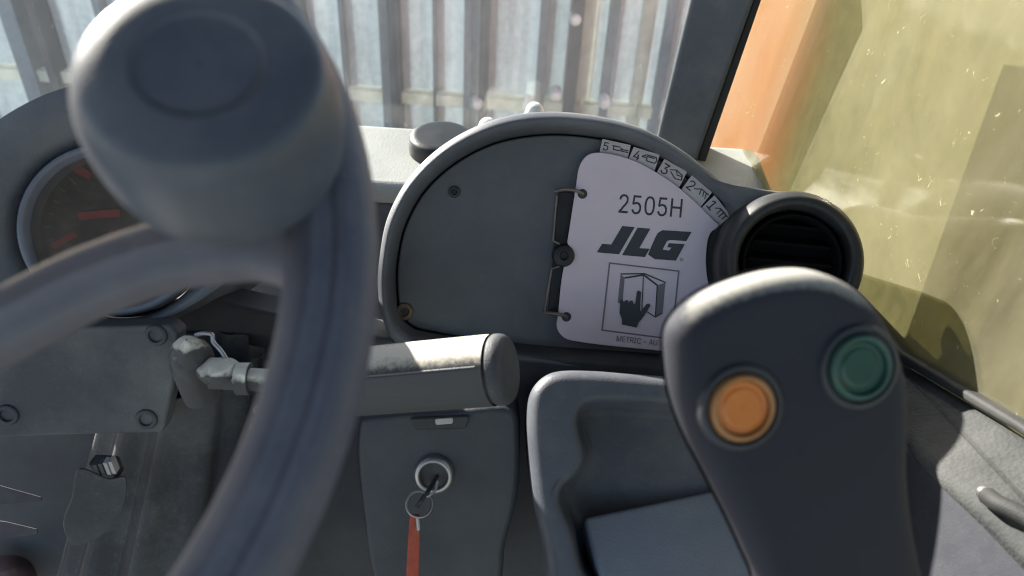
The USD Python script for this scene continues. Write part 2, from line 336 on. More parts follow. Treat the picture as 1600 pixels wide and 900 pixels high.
for a, b in zip(edges[:-1], edges[1:]):
    g = .004
    if b - a < .03: continue
    # a sheet with shallow swages
    n = max(2, int((b - a) / .03)); xs = np.linspace(a + g, b - g, n + 1)
    y0 = WY + .03 + .003 * np.array([(i % 2) for i in range(n + 1)]) + rng.uniform(-.004, .004)
    for z0, z1 in ((rail_z + .02, HT), (.02, rail_z - .03)):
        fr_, bk = [], []
        V = np.vstack([np.stack([xs, y0, np.full(n+1, z0)], 1), np.stack([xs, y0, np.full(n+1, z1)], 1), np.stack([xs, y0 + .002, np.full(n+1, z0)], 1), np.stack([xs, y0 + .002, np.full(n+1, z1)], 1)])
        k = n + 1; F = []
        for i in range(n):
            F += [[i, i+1, k+i+1], [i, k+i+1, k+i], [2*k+i, 3*k+i+1, 2*k+i+1], [2*k+i, 3*k+i, 3*k+i+1], [k+i, k+i+1, 3*k+i+1], [k+i, 3*k+i+1, 3*k+i], [i, 2*k+i+1, i+1], [i, 2*k+i, 2*k+i+1]]
        F += [[0, k, 3*k], [0, 3*k, 2*k], [n, 2*k+n, 3*k+n], [n, 3*k+n, k+n]]
        part('sheet', trimesh.Trimesh(V, F, process=False), M['corr'], wall, False)
    part('rail', box([(a + b) / 2, WY + .0, rail_z - .005], [b - a - .012, .07, .05]), M['cream'], wall, False)
for x, (px_, wpx, so, mt, nm) in pxs:
    w = wpx * ppm
    part(nm, box([x, WY + .03 - so / 2 - .001, HT / 2 - .01], [w, .004 if mt == 'cream' else so + .07, HT]), M[mt], wall, False)
for px_, py_ in ((749, 149), (826, 150), (868, 136), (942, 148), (898, 20)):
    q = wallf.hit(px_, py_); fb = Frame([q[0], WY - .10, q[2]], [0, -1, 0])
    part('bolt', lathe(fb, (0, 0), rounded([(.001, .035), (.018, .03), (.024, .01), (.024, -.06)], .006), 20), M['nub'], wall)

# boom beside the cab, behind the side window
bx = .54
boomf = Frame([bx, 0, 0], [-1, 0, 0], [0, 1, 0])
M['boom'] = usdkit.material(stage, '/World/Looks/boom_paint', {
    'g': ('geometry', {}), 's': ('separate_xyz', {}), 'n': ('noise_texture', {'scale': 3.5, 'detail': 5., 'roughness': .6}), 'n2': ('noise_texture', {'scale': 25., 'detail': 5., 'roughness': .7}),
    'w': ('math', {'math_type': 'multiply_add', 'value2': .12, 'value3': 0.}), 'a': ('math', {'math_type': 'add'}),
    'mr': ('map_range', {'range_type': 'smoothstep', 'from_min': 1.36, 'from_max': 1.72, 'to_min': 0., 'to_max': 1., 'clamp': True}),
    'r': ('rgb_ramp', {'ramp': [(.3, (.12, .122, .078)), (.7, (.21, .208, .142))]}), 'c': ('mix', {'mix_type': 'mix', 'color2': (.52, .15, .045)}), 'p': ('principled_bsdf', {'roughness': .5})},
    [('g.position', 'n.vector'), ('g.position', 'n2.vector'), ('g.position', 's.vector'), ('n.fac', 'w.value1'), ('s.y', 'a.value1'), ('w.value', 'a.value2'), ('a.value', 'mr.value'), ('n2.fac', 'r.fac'), ('r.color', 'c.color1'), ('mr.result', 'c.fac'), ('c.color', 'p.base_color')], surface='p.BSDF')
boom = thing('lifting_boom', 'khaki and orange steel boom arm lying beyond the side window', 'boom', (bx, 1, 0))
prof = clean(np.array([[0, .25], [.42, .25], [.42, 1.8], [0, 1.8]]), .03)
bf = Frame([bx, -.8, 0], [0, -1, 0], [1, 0, 0])
part('beam', slab(bf, prof, 0.0, -3.15, .004), M['boom'], boom)

# ================================================================== CAB
cab = thing('cab_frame', 'grey cab corner pillar and floor around the dashboard', 'cab', (0, .5, .5))
# side window plane through three sight lines
pil = Frame(P(1070, 180, .95), unit([-.25, -1, .06]), [1, 0, 0])
s0, s1, s2 = pil.hit(1105, 240) - pil.n * .02, pil.hit(1188, 0) - pil.n * .02, P(1600, 668, .47)
sn = unit(np.cross(s1 - s0, s2 - s0)); sn = sn if sn @ (CAM - s0) > 0 else -sn
s0, s1, s2 = (CAM + (p - CAM) * 1.13 for p in (s0, s1, s2))      # the pane lies just outside the pillar and the dash
sidef = Frame(s0, sn, s2 - s0)
pl = pil.uv([(1012, 275), (1030, 196), (1077, 0), (1110, -140), (1232, -140), (1178, 0), (1092, 242), (1078, 300)])
part('corner_pillar', slab(pil, clean(pl, .004), 0, -.05, .006), M['pillar'], cab)
gk = pil.uv([(1092, 242), (1178, 0), (1232, -140), (1242, -140), (1190, 0), (1106, 243), (1092, 285), (1078, 300)])
part('pillar_seal', slab(pil, gk, -.006, -.045, .002), M['rubber'], cab)
sg = sidef.uv([(1106, 243), (1330, 455), (1420, 551), (1600, 657), (1760, 760), (1760, 790), (1600, 674), (1416, 567), (1320, 470), (1090, 260)])
part('window_seal', slab(sidef, sg, .008, -.012, .003), M['rubber'], cab)
part('cab_floor', box([0, .25, .47], [1.3, 2.6, .04]), M['floor'], cab, False)
part('roof', rbox([-.05, 0.0, 2.20], [1.25, 2.0, .06], .02), M['pillar'], cab)
part('bulkhead', box([0, 1.17, .80], [1.2, .04, .62]), M['floor'], cab, False)
sw = thing('side_window', 'dusty yellowish side window pane right of the corner pillar', 'window', s0)
pw = sidef.uv([(1100, 246), (1186, 0), (1236, -140), (1900, -140), (1900, 850), (1600, 665), (1418, 560), (1325, 462)])
part('pane', shell(sidef, pw, [(0, -.002), (0, -.006)]), M['side'], sw, False)
ws = thing('windscreen', 'dusty clear windscreen pane in front of the metal wall', 'windscreen', (0, 1.1, 1.4))
wsf = Frame(P(800, 195, 1.06), unit([0, -1, .12]), [1, 0, 0])
part('pane', shell(wsf, wsf.uv([(-150, 330), (1040, 300), (1130, -140), (-150, -140)]), [(0, .0), (0, -.004)]), M['screen'], ws, False)

# ================================================================== DASHBOARD
dash = thing('dashboard', 'grey moulded dashboard with round pods behind the steering wheel', 'dashboard', (0, .8, 1.2))
# sunlit top shelf running under the windscreen
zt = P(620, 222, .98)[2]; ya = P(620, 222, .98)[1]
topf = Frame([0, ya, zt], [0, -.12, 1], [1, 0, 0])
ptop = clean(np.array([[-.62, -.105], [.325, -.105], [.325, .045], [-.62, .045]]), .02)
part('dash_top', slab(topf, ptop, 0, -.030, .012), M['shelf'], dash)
part('dash_front', slab(topf, clean(np.array([[-.61, -.098], [.315, -.098], [.315, .03], [-.61, .03]]), .01), -.0302, -.42, .004), M['console'], dash)
# central pod
podn = unit([0.05, -math.cos(math.radians(30)), math.sin(math.radians(30))])
hoodf = Frame(P(860, 380, .67), podn, px=[(890, 533), (1030, 548)])
ho = [(589, 450), (592, 400), (604, 340), (638, 277), (695, 223), (770, 186), (850, 173), (930, 179), (1000, 197), (1060, 228), (1108, 264), (1148, 298), (1172, 304), (1215, 298), (1270, 312), (1312, 348), (1332, 405), (1325, 470), (1285, 535), (1200, 590), (1040, 598), (860, 574), (625, 542), (598, 505)]
hi = [(610, 450), (612, 405), (624, 352), (656, 294), (707, 247), (775, 213), (850, 200), (925, 203), (990, 217), (1045, 241), (1100, 278), (1146, 322), (1160, 420), (1170, 520), (1140, 580), (1030, 577), (870, 558), (650, 526), (618, 500)]
HO, HI = clean(spline(hoodf.uv(ho), 6), .006), clean(spline(hoodf.uv(hi), 6), .004)
# shell with a mouth: outer skin, rounded lip, inner wall down to the face
N = 220
def resample(p, n, start):
    L = LineString(np.vstack([p, p[:1]])); s0 = L.project(Point(*start)); return np.array([L.interpolate((s0 + L.length * i / n) % L.length).coords[0] for i in range(n)])
c0 = hoodf.uv([(589, 455)])[0]
HOr, HIr = resample(HO, N, c0), resample(HI, N, hoodf.uv([(612, 455)])[0])
rings = [(offset(HOr, .012), -.16), (HOr, -.10), (HOr, -.006)] + [(HOr + (HIr - HOr) * t, -.006 + .008 * math.sin(math.pi * min(t * 1.0, 1)) ) for t in (.1, .22, .36, .5, .65, .8, .92)] + [(HIr, -.010), (offset(HIr, -.002), -.034)]
V = np.vstack([hoodf.at(p, w) for p, w in rings]); F = []; i = np.arange(N); j = (i + 1) % N
for r in range(len(rings) - 1):
    a, b = r * N, (r + 1) * N; F += [np.stack([a + i, a + j, b + j], 1), np.stack([a + i, b + j, b + i], 1)]
F.append(capfaces(rings[0][0])[:, ::-1])
part('instrument_hood', trimesh.Trimesh(V, np.vstack(F), process=False), M['hood'], dash)
facef = hoodf.lift(-.026)
part('face_panel', slab(facef, offset(HIr, -.0035), 0, -.03, .002), M['face'], dash)
for (x, y, r, mt) in ((710, 300, .0055, 'dark'), (632, 487, .0085, 'screw')):
    c = facef.uv([(x, y)])[0]
    s = part('panel_screw', lathe(facef, c, rounded([(.0001, .0012), (r * .45, .0012), (r * .5, .0032), (r * .95, .0026), (r, .0004), (r, -.002)], .0008), 28), M[mt], dash, label='rusty torx screw at lower left of the panel' if mt == 'screw' else None)
    part('recess', lathe(facef, c, [(.0001, .0016), (r * .4, .0016), (r * .4, .0006)], 6), M['black'], s)
# air vent at the right end
vf = Frame(hoodf.hit(1218, 408) + podn * .025, unit(podn + np.array([-.10, 0, .03])), px=[(890, 533), (1030, 548)])
vc = np.zeros(2); VR = .5 * np.linalg.norm(vf.hit(1331, 408) - vf.hit(1104, 408))
vent = part('air_vent', lathe(vf, vc, rounded([(VR * .72, -.04), (VR * .74, .006), (VR * .80, .012), (VR * .90, .012), (VR, .002), (VR * 1.0, -.03)], .006, 5), 72), M['black'], dash)
part('barrel', lathe(vf, vc, rounded([(.0005, -.018), (VR * .61, -.018), (VR * .63, .003), (VR * .68, .004), (VR * .71, -.008), (VR * .71, -.04)], .003), 64), M['void'], vent)
for k in range(5):
    h = (-.5 + k * .25) * VR; hw = math.sqrt(max((VR * .60) ** 2 - h * h, 0)) * .97
    a = vf.at([[-hw, h - .0012], [hw, h - .0012], [hw, h + .0012], [-hw, h + .0012]], -.003); b = vf.at([[-hw, h + .004], [hw, h + .004], [hw, h + .0064], [-hw, h + .0064]], -.017)
    part('louvre', hexa(a, b), M['void'], vent, False)

# left pod with the round gauge
gn = unit([.22, -math.cos(math.radians(34)), math.sin(math.radians(34))])
gf = Frame(P(172, 358, .56), gn, px=[(100, 358), (250, 366)])
GR = .5 * np.linalg.norm(gf.hit(322, 360) - gf.hit(20, 352))
go = [(-110, 380), (-80, 270), (-30, 205), (40, 158), (115, 131), (200, 125), (300, 150), (370, 210), (400, 300), (390, 390), (340, 450), (200, 520), (40, 520), (-80, 470)]
GO = resample(clean(spline(gf.uv(go), 6), .006), 160, gf.uv([(115, 131)])[0]); GI = resample(circle((0, 0), GR * 1.04, 160), 160, gf.uv([(130, 215)])[0])
rings = [(offset(GO, .006), -.20), (GO, -.10), (GO, -.004)] + [(GO + (GI - GO) * t, .006 * math.sin(math.pi * t) - .004 - .010 * t) for t in (.08, .2, .4, .6, .8, 1)] + [(GI, -.04)]
V = np.vstack([gf.at(p, w) for p, w in rings]); F = []; i = np.arange(160); j = (i + 1) % 160
for r in range(len(rings) - 1):
    a, b = r * 160, (r + 1) * 160; F += [np.stack([a + i, a + j, b + j], 1), np.stack([a + i, b + j, b + i], 1)]
part('gauge_hood', trimesh.Trimesh(V, np.vstack(F), process=False), M['hood'], dash)
gauge = part('gauge', lathe(gf, (0, 0), rounded([(.0005, -.03), (GR * .9, -.03), (GR * .92, -.033)], .001), 64), M['dial'], dash)
part('bezel', lathe(gf, (0, 0), rounded([(GR * .86, -.028), (GR * .875, -.010), (GR * .92, -.004), (GR * .98, -.005), (GR * 1.0, -.014), (GR * 1.0, -.035)], .003), 80), M['bezel'], gauge)
part('gauge_glass', shell(gf, circle((0, 0), GR * .87, 48), [(0, -.012), (0, -.0135)]), M['gaugeglass'], gauge, False)
for (x, y, L, W, rot) in ((128, 268, .014, .006, -.5), (155, 335, .030, .006, .15), (100, 375, .02, .005, .6)):
    c = gf.lift(-.028).uv([(x, y)])[0]; m = trimesh.creation.box([L, W, .001])
    part('red_mark', gf.lift(-.028).place(m, c, 0, rot), M['redneedle'], gauge, False)
for k in range(25):
    a = math.radians(225 - k * 270 / 24); m = trimesh.creation.box([GR * (.10 if k % 4 == 0 else .06), .0012, .0006]); r = GR * .78
    part('tick', gf.place(m, (r * math.cos(a), r * math.sin(a)), -.0292, a), M['bezel'], gauge, False)
part('needle', gf.place(trimesh.creation.box([GR * .62, .002, .001]), (-GR * .25, -GR * .18), -.026, .62), M['redneedle'], gauge, False)

# lower dash below the pods
lowf = Frame(P(700, 650, .66), unit([0, -math.cos(math.radians(22)), math.sin(math.radians(22))]), [1, 0, 0])
lo = lowf.uv([(-120, 490), (300, 480), (596, 546), (860, 572), (1250, 604), (1420, 640), (1440, 1010), (-120, 1010)])
part('lower_panel', slab(lowf, clean(lo, .01), -.03, -.09, .006), M['lower'], dash)
# column cover panel at left with screws
cf = Frame(P(150, 600, .56), unit([.12, -math.cos(math.radians(20)), math.sin(math.radians(20))]), px=[(0, 682), (255, 674)])
cp = part('column_cover', slab(cf, clean(cf.uv([(-60, 512), (60, 512), (265, 507), (280, 520), (272, 600), (255, 676), (0, 684), (-60, 686)]), .004), 0, -.02, .003), M['dash'], dash)
for x, y in ((244, 524), (229, 655), (12, 648)):
    c = cf.uv([(x, y)])[0]
    s = part('cover_bolt', lathe(cf, c, rounded([(.0002, -.001), (.0045, -.001), (.005, .0022), (.0078, .0018), (.0085, .0003), (.0085, -.002)], .0008), 28), M['dark'], cp)
# ignition cover, centre
igf = Frame(P(690, 760, .62), unit([0, -math.cos(math.radians(24)), math.sin(math.radians(24))]), [1, .02, 0])
part('ignition_panel', slab(igf, clean(spline(igf.uv([(560, 660), (600, 648), (700, 642), (800, 640), (812, 700), (808, 780), (790, 850), (770, 940), (640, 960), (590, 920), (565, 800)]), 5), .006), 0, -.05, .006), M['dark'], dash)
part('switch_recess', slab(igf, clean(igf.uv([(640, 652), (735, 648), (728, 668), (650, 670)]), .002), .003, -.004, .0012), M['black'], dash)
part('pale_label', slab(igf, clean(igf.uv([(680, 652), (709, 650), (708, 659), (682, 661)]), .0015), .0045, .0028, .0005), M['paleplate'], dash, label='small pale label in the slot above the ignition switch')
# storage tray with a pocket
tf = Frame(P(960, 720, .56), unit([-.05, -math.cos(math.radians(46)), math.sin(math.radians(46))]), px=[(850, 600), (1040, 606)])
to = [(826, 700), (824, 640), (832, 605), (858, 582), (900, 577), (1000, 583), (1150, 596), (1300, 610), (1360, 680), (1380, 800), (1400, 960), (1250, 985), (1000, 985), (872, 960), (852, 860), (836, 790)]
ti = [(913, 715), (903, 670), (903, 645), (915, 631), (940, 626), (1040, 631), (1180, 640), (1270, 660), (1290, 760), (1310, 900), (1240, 940), (1000, 935), (918, 905), (893, 830), (875, 785), (878, 762), (895, 745)]
TO, TI = clean(spline(tf.uv(to), 5), .006), clean(spline(tf.uv(ti), 5), .003)
st = tf.uv([(826, 720)])[0]; TOr, TIr = resample(TO, N, st), resample(TI, N, tf.uv([(910, 720)])[0])
rings = [(offset(TOr, .004), -.10), (TOr, -.012)] + [(offset(TOr, -.010 + .010 * math.cos(a)), -.012 + .012 * math.sin(a)) for a in (.4, .8, 1.2, 1.57)] + [(offset(TIr, .006 - .006 * math.sin(a)), -.006 + .006 * math.cos(a)) for a in (0, .4, .8, 1.2, 1.57)] + [(offset(TIr, -.004), -.040), (offset(TIr, -.010), -.047)]
V = np.vstack([tf.at(p, w) for p, w in rings]); F = []; i = np.arange(N); j = (i + 1) % N
for r in range(len(rings) - 1):
    a, b = r * N, (r + 1) * N; F += [np.stack([a + i, a + j, b + j], 1), np.stack([a + i, b + j, b + i], 1)]
F.append(capfaces(rings[-1][0]) + (len(rings) - 1) * N)
tray = part('storage_tray', trimesh.Trimesh(V, np.vstack(F), process=False), M['console'], dash)
shf = Frame(tf.hit(1010, 800) - tf.n * .030, unit([-.03, -.30, .95]), px=[(915, 805), (1110, 766)])
part('tray_floor', slab(shf, clean(shf.uv([(912, 808), (1112, 766), (1260, 748), (1330, 960), (960, 960), (930, 880)]), .004), 0, -.03, .004), M['tray'], tray)
# side console by the window
q0, q1 = sidef.hit(1420, 566), sidef.hit(1600, 674)
scn = unit(np.cross(q1 - q0, P(1445, 905, .46) - q0)); scn = scn if scn[2] > 0 else -scn
scf = Frame(q0 - scn * .003, scn, q1 - q0)
part('side_console', slab(scf, clean(scf.uv([(1330, 478), (1420, 566), (1600, 674), (1720, 745), (1740, 930), (1600, 866), (1530, 800), (1470, 748), (1425, 705), (1380, 640), (1310, 560)]), .006), 0, -.03, .009), M['sill'], dash)
cdn = unit(scf.n + np.array([-1.1, -.25, 0])); cdf = Frame(scf.hit(1500, 775) - scf.n * .012, cdn, q1 - q0)
part('console_side', slab(cdf, clean(cdf.uv([(1330, 640), (1425, 702), (1530, 796), (1600, 862), (1740, 935), (1740, 1080), (1300, 1080)]), .006), 0, -.02, .006), M['consoleside'], dash)
# black cap on the shelf
kf = Frame(P(690, 218, .96), [0, -.1, 1], [1, 0, 0]); KR = 52 / FPX * .95
part('speaker_cap', lathe(kf, (0, 0), rounded([(.0005, .009), (KR * .8, .008), (KR * .95, .005), (KR, -.002), (KR, -.02)], .003), 48), M['black'], dash)
for x, y, d in ((762, 190, .97), (836, 166, .98)):
    nf = Frame(P(x, y, d), [0, -.2, 1], [1, 0, 0])
    part('shelf_bolt', lathe(nf, (0, 0), rounded([(.0003, .004), (.007, .003), (.011, -.002), (.013, -.01), (.018, -.04)], .004), 24), M['nub'], dash)

# ================================================================== LOAD CHART BOOKLET
chart = thing('load_chart_booklet', 'pinkish white load chart booklet with numbered tabs wired to the pod face', 'booklet', hoodf.hit(980, 400))
cardf = facef.lift(.009)
co = [(900, 290), (906, 258), (920, 241), (945, 239), (985, 249), (1020, 266), (1055, 289), (1088, 317), (1116, 345), (1124, 352), (1110, 364), (1104, 390), (1104, 425), (1111, 460), (1122, 500), (1128, 540), (1122, 556), (1100, 557), (1030, 548), (960, 541), (905, 534), (882, 528), (870, 512), (872, 490), (877, 440), (881, 416)]
co = spline(co, 5); notch = [(881, 417), (892, 412), (897, 400), (894, 388), (886, 381)]
CO = cardf.uv(np.vstack([co, notch]))
part('cover', shell(cardf, clean(CO, .0009), [(-.0004, .0004), (0, 0), (0, -.0008), (-.0004, -.0011)]), M['card'], chart)
tabs = [[(345,95),(595,150),(560,300),(315,235)], [(620,165),(850,235),(795,400),(560,310)], [(890,270),(1090,385),(1010,540),(800,430)], [(1130,415),(1310,565),(1200,705),(1025,560)], [(1330,590),(1475,770),(1320,905),(1200,715)]]
def z1(p): return (880 + p[0] / 5.625, 200 + p[1] / 5.625)
def onto(fr, poly, w0=.0002, w1=.0007):
    g = poly if hasattr(poly, "geom_type") else Polygon(poly)
    ms = []
    for gg in ([g] if g.geom_type == 'Polygon' else g.geoms):
        e = trimesh.creation.extrude_polygon(gg, w1 - w0, engine='earcut'); ms.append(fr.place(e, (0, 0), w0))
    return join(ms)
tabf = [cardf.lift(-.0016 - .0005 * (4 - k)) for k in range(5)]
icons = [  # strokes in a 1 x 1 box right of the digit: pallet forks, bucket, grapple bucket, hook jib, fork jib
    [[(0,.7),(.5,.7)], [(.1,.7),(.1,.3),(.55,.3)], [(.5,.5),(1,.5)], [(.6,.3),(1,.3)], [(.6,.65),(.6,.3)]],
    [[(0,.5),(.3,.8),(.9,.8),(1,.5),(.9,.2),(.35,.2)], [(0,.5),(.35,.5),(.35,.2)], [(.3,.65),(.8,.65)]],
    [[(0,.6),(.4,.85),(.9,.7),(1,.3),(.6,.15)], [(.1,.5),(.5,.2),(.6,.15)], [(.4,.85),(.6,.5),(.9,.6)]],
    [[(0,.4),(.4,.8),(1,.8)], [(.4,.8),(.5,.3)], [(.6,.8),(.75,.35)], [(.8,.8),(.95,.3)]],
    [[(0,.5),(.25,.85),(1,.85)], [(.35,.85),(.35,.3)], [(.6,.85),(.6,.25)], [(.85,.85),(.85,.35)]]]
for k, (t, dg) in enumerate(zip(tabs, '54321')):
    f = tabf[k]; uv = f.uv([z1(p) for p in t]); tb = part('tab', slab(f, clean(uv, .0006), 0, -.0004, .0001, 1), M['tab'], chart)
    ux = unit(uv[1] - uv[0]); ang = math.atan2(ux[1], ux[0]); vy = np.array([-ux[1], ux[0]]); h = np.linalg.norm(uv[3] - uv[0]); wd = np.linalg.norm(uv[1] - uv[0])
    base = uv[0] - vy * h * .66 + ux * wd * .05
    part('digit', f.place(meshkit.text_mesh(dg, h * .50, .0004), base, .00005, ang), M['ink'], tb, False)
    o = base + ux * wd * .33; sc = np.array([wd * .58, h * .55]); strokes = []
    for s in icons[k]:
        pts = [o + ux * a * sc[0] + vy * b * sc[1] for a, b in s]; strokes.append(LineString(pts).buffer(.00045, cap_style=2))
    part('pictogram', onto(f, unary_union(strokes), .00005, .0004), M['ink'], tb, False)
# print on the cover
u5 = cardf.uv([(963, 332), (1064, 340)]); a5 = math.atan2(*(u5[1] - u5[0])[::-1]); tm = meshkit.text_mesh('2505H', 1.0, .0003)
ext = tm.bounds[1][0]; hh = np.linalg.norm(cardf.uv([(963, 332)])[0] - cardf.uv([(966, 303)])[0]); tm.apply_scale([np.linalg.norm(u5[1] - u5[0]) / ext, hh, 1])
part('model_number', cardf.place(tm, u5[0], .0004, a5), M['ink'], chart, False)
def z2(pts): return [(920 + x / 4.089, 340 + y / 4.089) for x, y in pts]
J = [(50,222),(85,167),(143,172),(213,54),(292,61),(192,234)]
Lg = [(311,64),(392,71),(322,195),(388,199),(357,252),(212,239)]
Gg = [(470,80),(655,92),(622,150),(520,143),(498,150),(470,205),(512,210),(528,192),(500,189),(512,163),(612,170),(555,275),(420,265),(398,250),(378,236),(398,185),(425,125),(440,98)]
logo = part('logo', join([onto(cardf, Polygon(cardf.uv(z2(p))).buffer(0), .0004, .0007) for p in (J, Lg, Gg)]), M['ink'], chart, False)
rc = cardf.uv(z2([(592, 268)]))[0]; part('registered_mark', onto(cardf, Point(*rc).buffer(.0016).difference(Point(*rc).buffer(.0010)), .0004, .0007), M['ink2'], chart, False)
def stroke(pts, w, closed=False):
    p = cardf.uv(z2(pts)); p = np.vstack([p, p[:1]]) if closed else p
    return LineString(p).buffer(w, cap_style=2, join_style=2)
part('frame_line', onto(cardf, stroke([(132,290),(574,342),(528,775),(84,718)], .0007, True), .0004, .0007), M['ink2'], chart, False)
for p in ([(203,360),(228,385),(214,548),(184,545)], [(436,432),(488,415),(470,612),(424,636)]):
    part('book_side', onto(cardf, Polygon(cardf.uv(z2(p))), .0004, .0007), M['ink2'], chart, False)
part('book_outline', onto(cardf, unary_union([stroke([(203,360),(355,358),(490,415)], .0006), stroke([(228,385),(350,366),(436,432)], .0008), stroke([(348,362),(338,590)], .0004), stroke([(436,432),(424,636)], .0005), stroke([(424,636),(370,600)], .0005), stroke([(424,636),(470,608)], .0005)]), .0007, .0009), M['ink'], chart, False)
part('hand_symbol', onto(cardf, Polygon(cardf.uv(z2([(200,525),(212,520),(222,545),(232,528),(248,526),(254,548),(262,530),(278,530),(284,552),(296,548),(306,472),(318,465),(332,475),(326,580),(330,600),(368,552),(384,548),(392,562),(352,625),(318,668),(304,702),(210,682),(212,650),(196,610)]))).buffer(0), .0009, .0012), M['ink'], chart, False)
u6 = cardf.uv([(962, 533), (1026, 540)]); tm = meshkit.text_mesh('METRIC - AU', 1.0, .0003); tm.apply_scale([np.linalg.norm(u6[1] - u6[0]) / tm.bounds[1][0], .0055, 1])
part('small_print', cardf.place(tm, u6[0], .0004, math.atan2(*(u6[1] - u6[0])[::-1])), M['ink2'], chart, False)
for x, y in ((910, 303), (885, 495)):
    part('eyelet', lathe(cardf, cardf.uv([(x, y)])[0], [(.0001, .0007), (.0042, .0008), (.0047, .0002)], 24), M['ink'], chart)
# wire binding and the clip it hangs from
def wp(pts, f=cardf): return np.array([f.hit(x, y) + f.n * w for x, y, w in pts])
bind = thing('binding_wire', 'thin bent wire loops holding the load chart booklet to its clip', 'wire', hoodf.hit(870, 400))
part('wire', tube(spline(wp([(868, 299, -.002), (882, 296, .004), (898, 298, .005), (911, 303, .0015)]), 6, False), .0016), M['wire'], bind)
part('wire', tube(spline(wp([(850, 489, -.002), (865, 489, .004), (877, 491, .005), (886, 495, .0015)]), 6, False), .0016), M['wire'], bind)
part('wire', tube(wp([(870, 306, 0), (867, 340, 0), (864, 376, 0), (874, 381, 0)]), .0011), M['wire'], bind)
part('wire', tube(wp([(874, 416, 0), (862, 420, 0), (856, 455, 0), (851, 487, 0)]), .0011), M['wire'], bind)
c = facef.uv([(879, 399)])[0]
part('clip', lathe(facef, c, rounded([(.0002, .010), (.0035, .010), (.004, .013), (.0095, .012), (.0105, .009), (.0105, -.001)], .001), 32), M['black'], bind)
part('hinge_strip', slab(facef, clean(facef.uv([(872, 300), (897, 302), (876, 492), (856, 489)]), .001), .004, .0005, .0008, 2), M['black'], bind)

# ================================================================== COLUMN STALK
sa, sb = P(560, 596, .535), P(797, 576, .50)
stalk = thing('column_stalk', 'thick dark round lever grip sticking out right of the wheel rim', 'lever', sa)
ax = unit(sb - sa); sf = Frame(sb, ax, [0, 1, 0]); R1 = 56 / FPX * .51; L1 = np.linalg.norm(sb - sa)
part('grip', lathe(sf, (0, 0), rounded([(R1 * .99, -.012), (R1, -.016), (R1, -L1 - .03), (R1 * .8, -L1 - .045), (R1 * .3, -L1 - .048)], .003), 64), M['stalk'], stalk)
part('end_cap', lathe(sf, (0, 0), rounded([(.0003, .001), (R1 * .85, .0005), (R1 * .99, -.004), (R1 * .99, -.0095), (R1 * .93, -.0105), (R1 * .93, -.02)], .003), 64), M['dash'], stalk)
rg = R1 * 1.002; th = math.atan2(*(np.array([unit(CAM - sa) @ sf.v, unit(CAM - sa) @ sf.u]))) - .12
seam = [sf.at([[rg * math.cos(th), rg * math.sin(th)]], w)[0] for w in (-.016, -L1 - .02)]
part('seam', tube(seam, .0006, 6), M['hood'], stalk)
r0 = P(330, 590, .54)
part('shank', tube(np.array([r0, sa - ax * .02]), R1 * .34, 20), M['sun_painted'], stalk)
part('collar', tube(np.array([P(372, 592, .54), P(392, 592, .54)]), R1 * .48, 20), M['sun_painted'], stalk)
part('clamp', displaced(trimesh.creation.icosphere(3, .012).apply_scale([1.5, 1, .7]).apply_translation(P(345, 580, .54)), .004, 90), M['sun_painted'], stalk)
bt = thing('column_boot', 'lumpy knob, sunlight painted on its top, on the bracket beside the steering column', 'knob', P(298, 545, .545))
part('cap', displaced(lathe(Frame(P(297, 552, .545), [.1, -.2, 1], [1, 0, 0]), (0, 0), rounded([(.0003, .014), (.008, .012), (.0145, 0), (.016, -.012), (.014, -.05)], .004), 40), .0030, 130), M['sun_painted'], bt)
part('wire_clip', tube(spline(np.array([P(305, 524, .545), P(318, 521, .545), P(331, 523, .545), P(333, 534, .545), P(345, 548, .545), P(354, 562, .545)]), 5, False), .0016, 8), M['steel'], bt)

# ================================================================== IGNITION KEY
ign = thing('ignition_switch', 'round ignition lock with silver ring and inserted key below the lever', 'ignition lock', igf.hit(678, 738))
ic = igf.uv([(679, 739)])[0]; IR = 32 / FPX * .62
part('lock_ring', lathe(igf, ic, rounded([(IR * .62, .003), (IR * .68, .008), (IR * .92, .007), (IR, .002), (IR, -.003)], .002), 48), M['steel'], ign)
part('lock_face', lathe(igf, ic, [(.0003, .006), (IR * .66, .005), (IR * .66, -.002)], 40), M['gaiter'], ign)
kd = unit(igf.n + .25 * igf.v * -1 + igf.u * -.3); k0 = igf.hit(683, 742) + igf.n * .004
kfm = Frame(k0, unit(np.cross(igf.u * .5 + igf.v * .8, kd)), kd)
part('key', join([slab(kfm, clean(np.array([[0, -.004], [.014, -.004], [.016, -.010], [.030, -.011], [.036, -.004], [.036, .004], [.030, .011], [.016, .010], [.014, .004], [0, .004]]), .002), .0015, -.0015, .0006, 2)]), M['black'], ign)
ring = thing('key_ring', 'thin silver split ring hanging from the ignition key', 'key ring', P(655, 787, .59))
rf = Frame(P(655, 788, .585), unit(CAM - P(655, 788, .585) + np.array([.1, 0, .35])), [1, 0, 0]); RR = 20 / FPX * .585
a = np.linspace(0, 2 * math.pi * 1.0, 49)
part('ring', tube(rf.at(np.stack([RR * np.cos(a), RR * np.sin(a) * 1.0], 1), 0), .0010, 10, False), M['steel'], ring)
part('link', tube(spline(np.array([P(684, 752, .59), P(680, 766, .585), P(670, 775, .583), P(662, 776, .584)]), 5, False), .0011, 8), M['steel'], ring)
tg = Frame(P(646, 850, .588), unit([.35, -.75, .35]), [1, 0, 0])
tagp = thing('key_tag', 'long red strap tag dangling from the key ring', 'key tag', P(650, 806, .587))
part('strap', slab(tg, clean(tg.uv([(641, 803), (656, 803), (655, 850), (652, 960), (632, 960), (637, 850)]), .001), .001, -.001, .0005, 2), M['redtag'], tagp)
part('fastener', tube(np.array([P(652, 806, .582), P(654, 828, .582)]), .0017, 8), M['steel'], tagp)

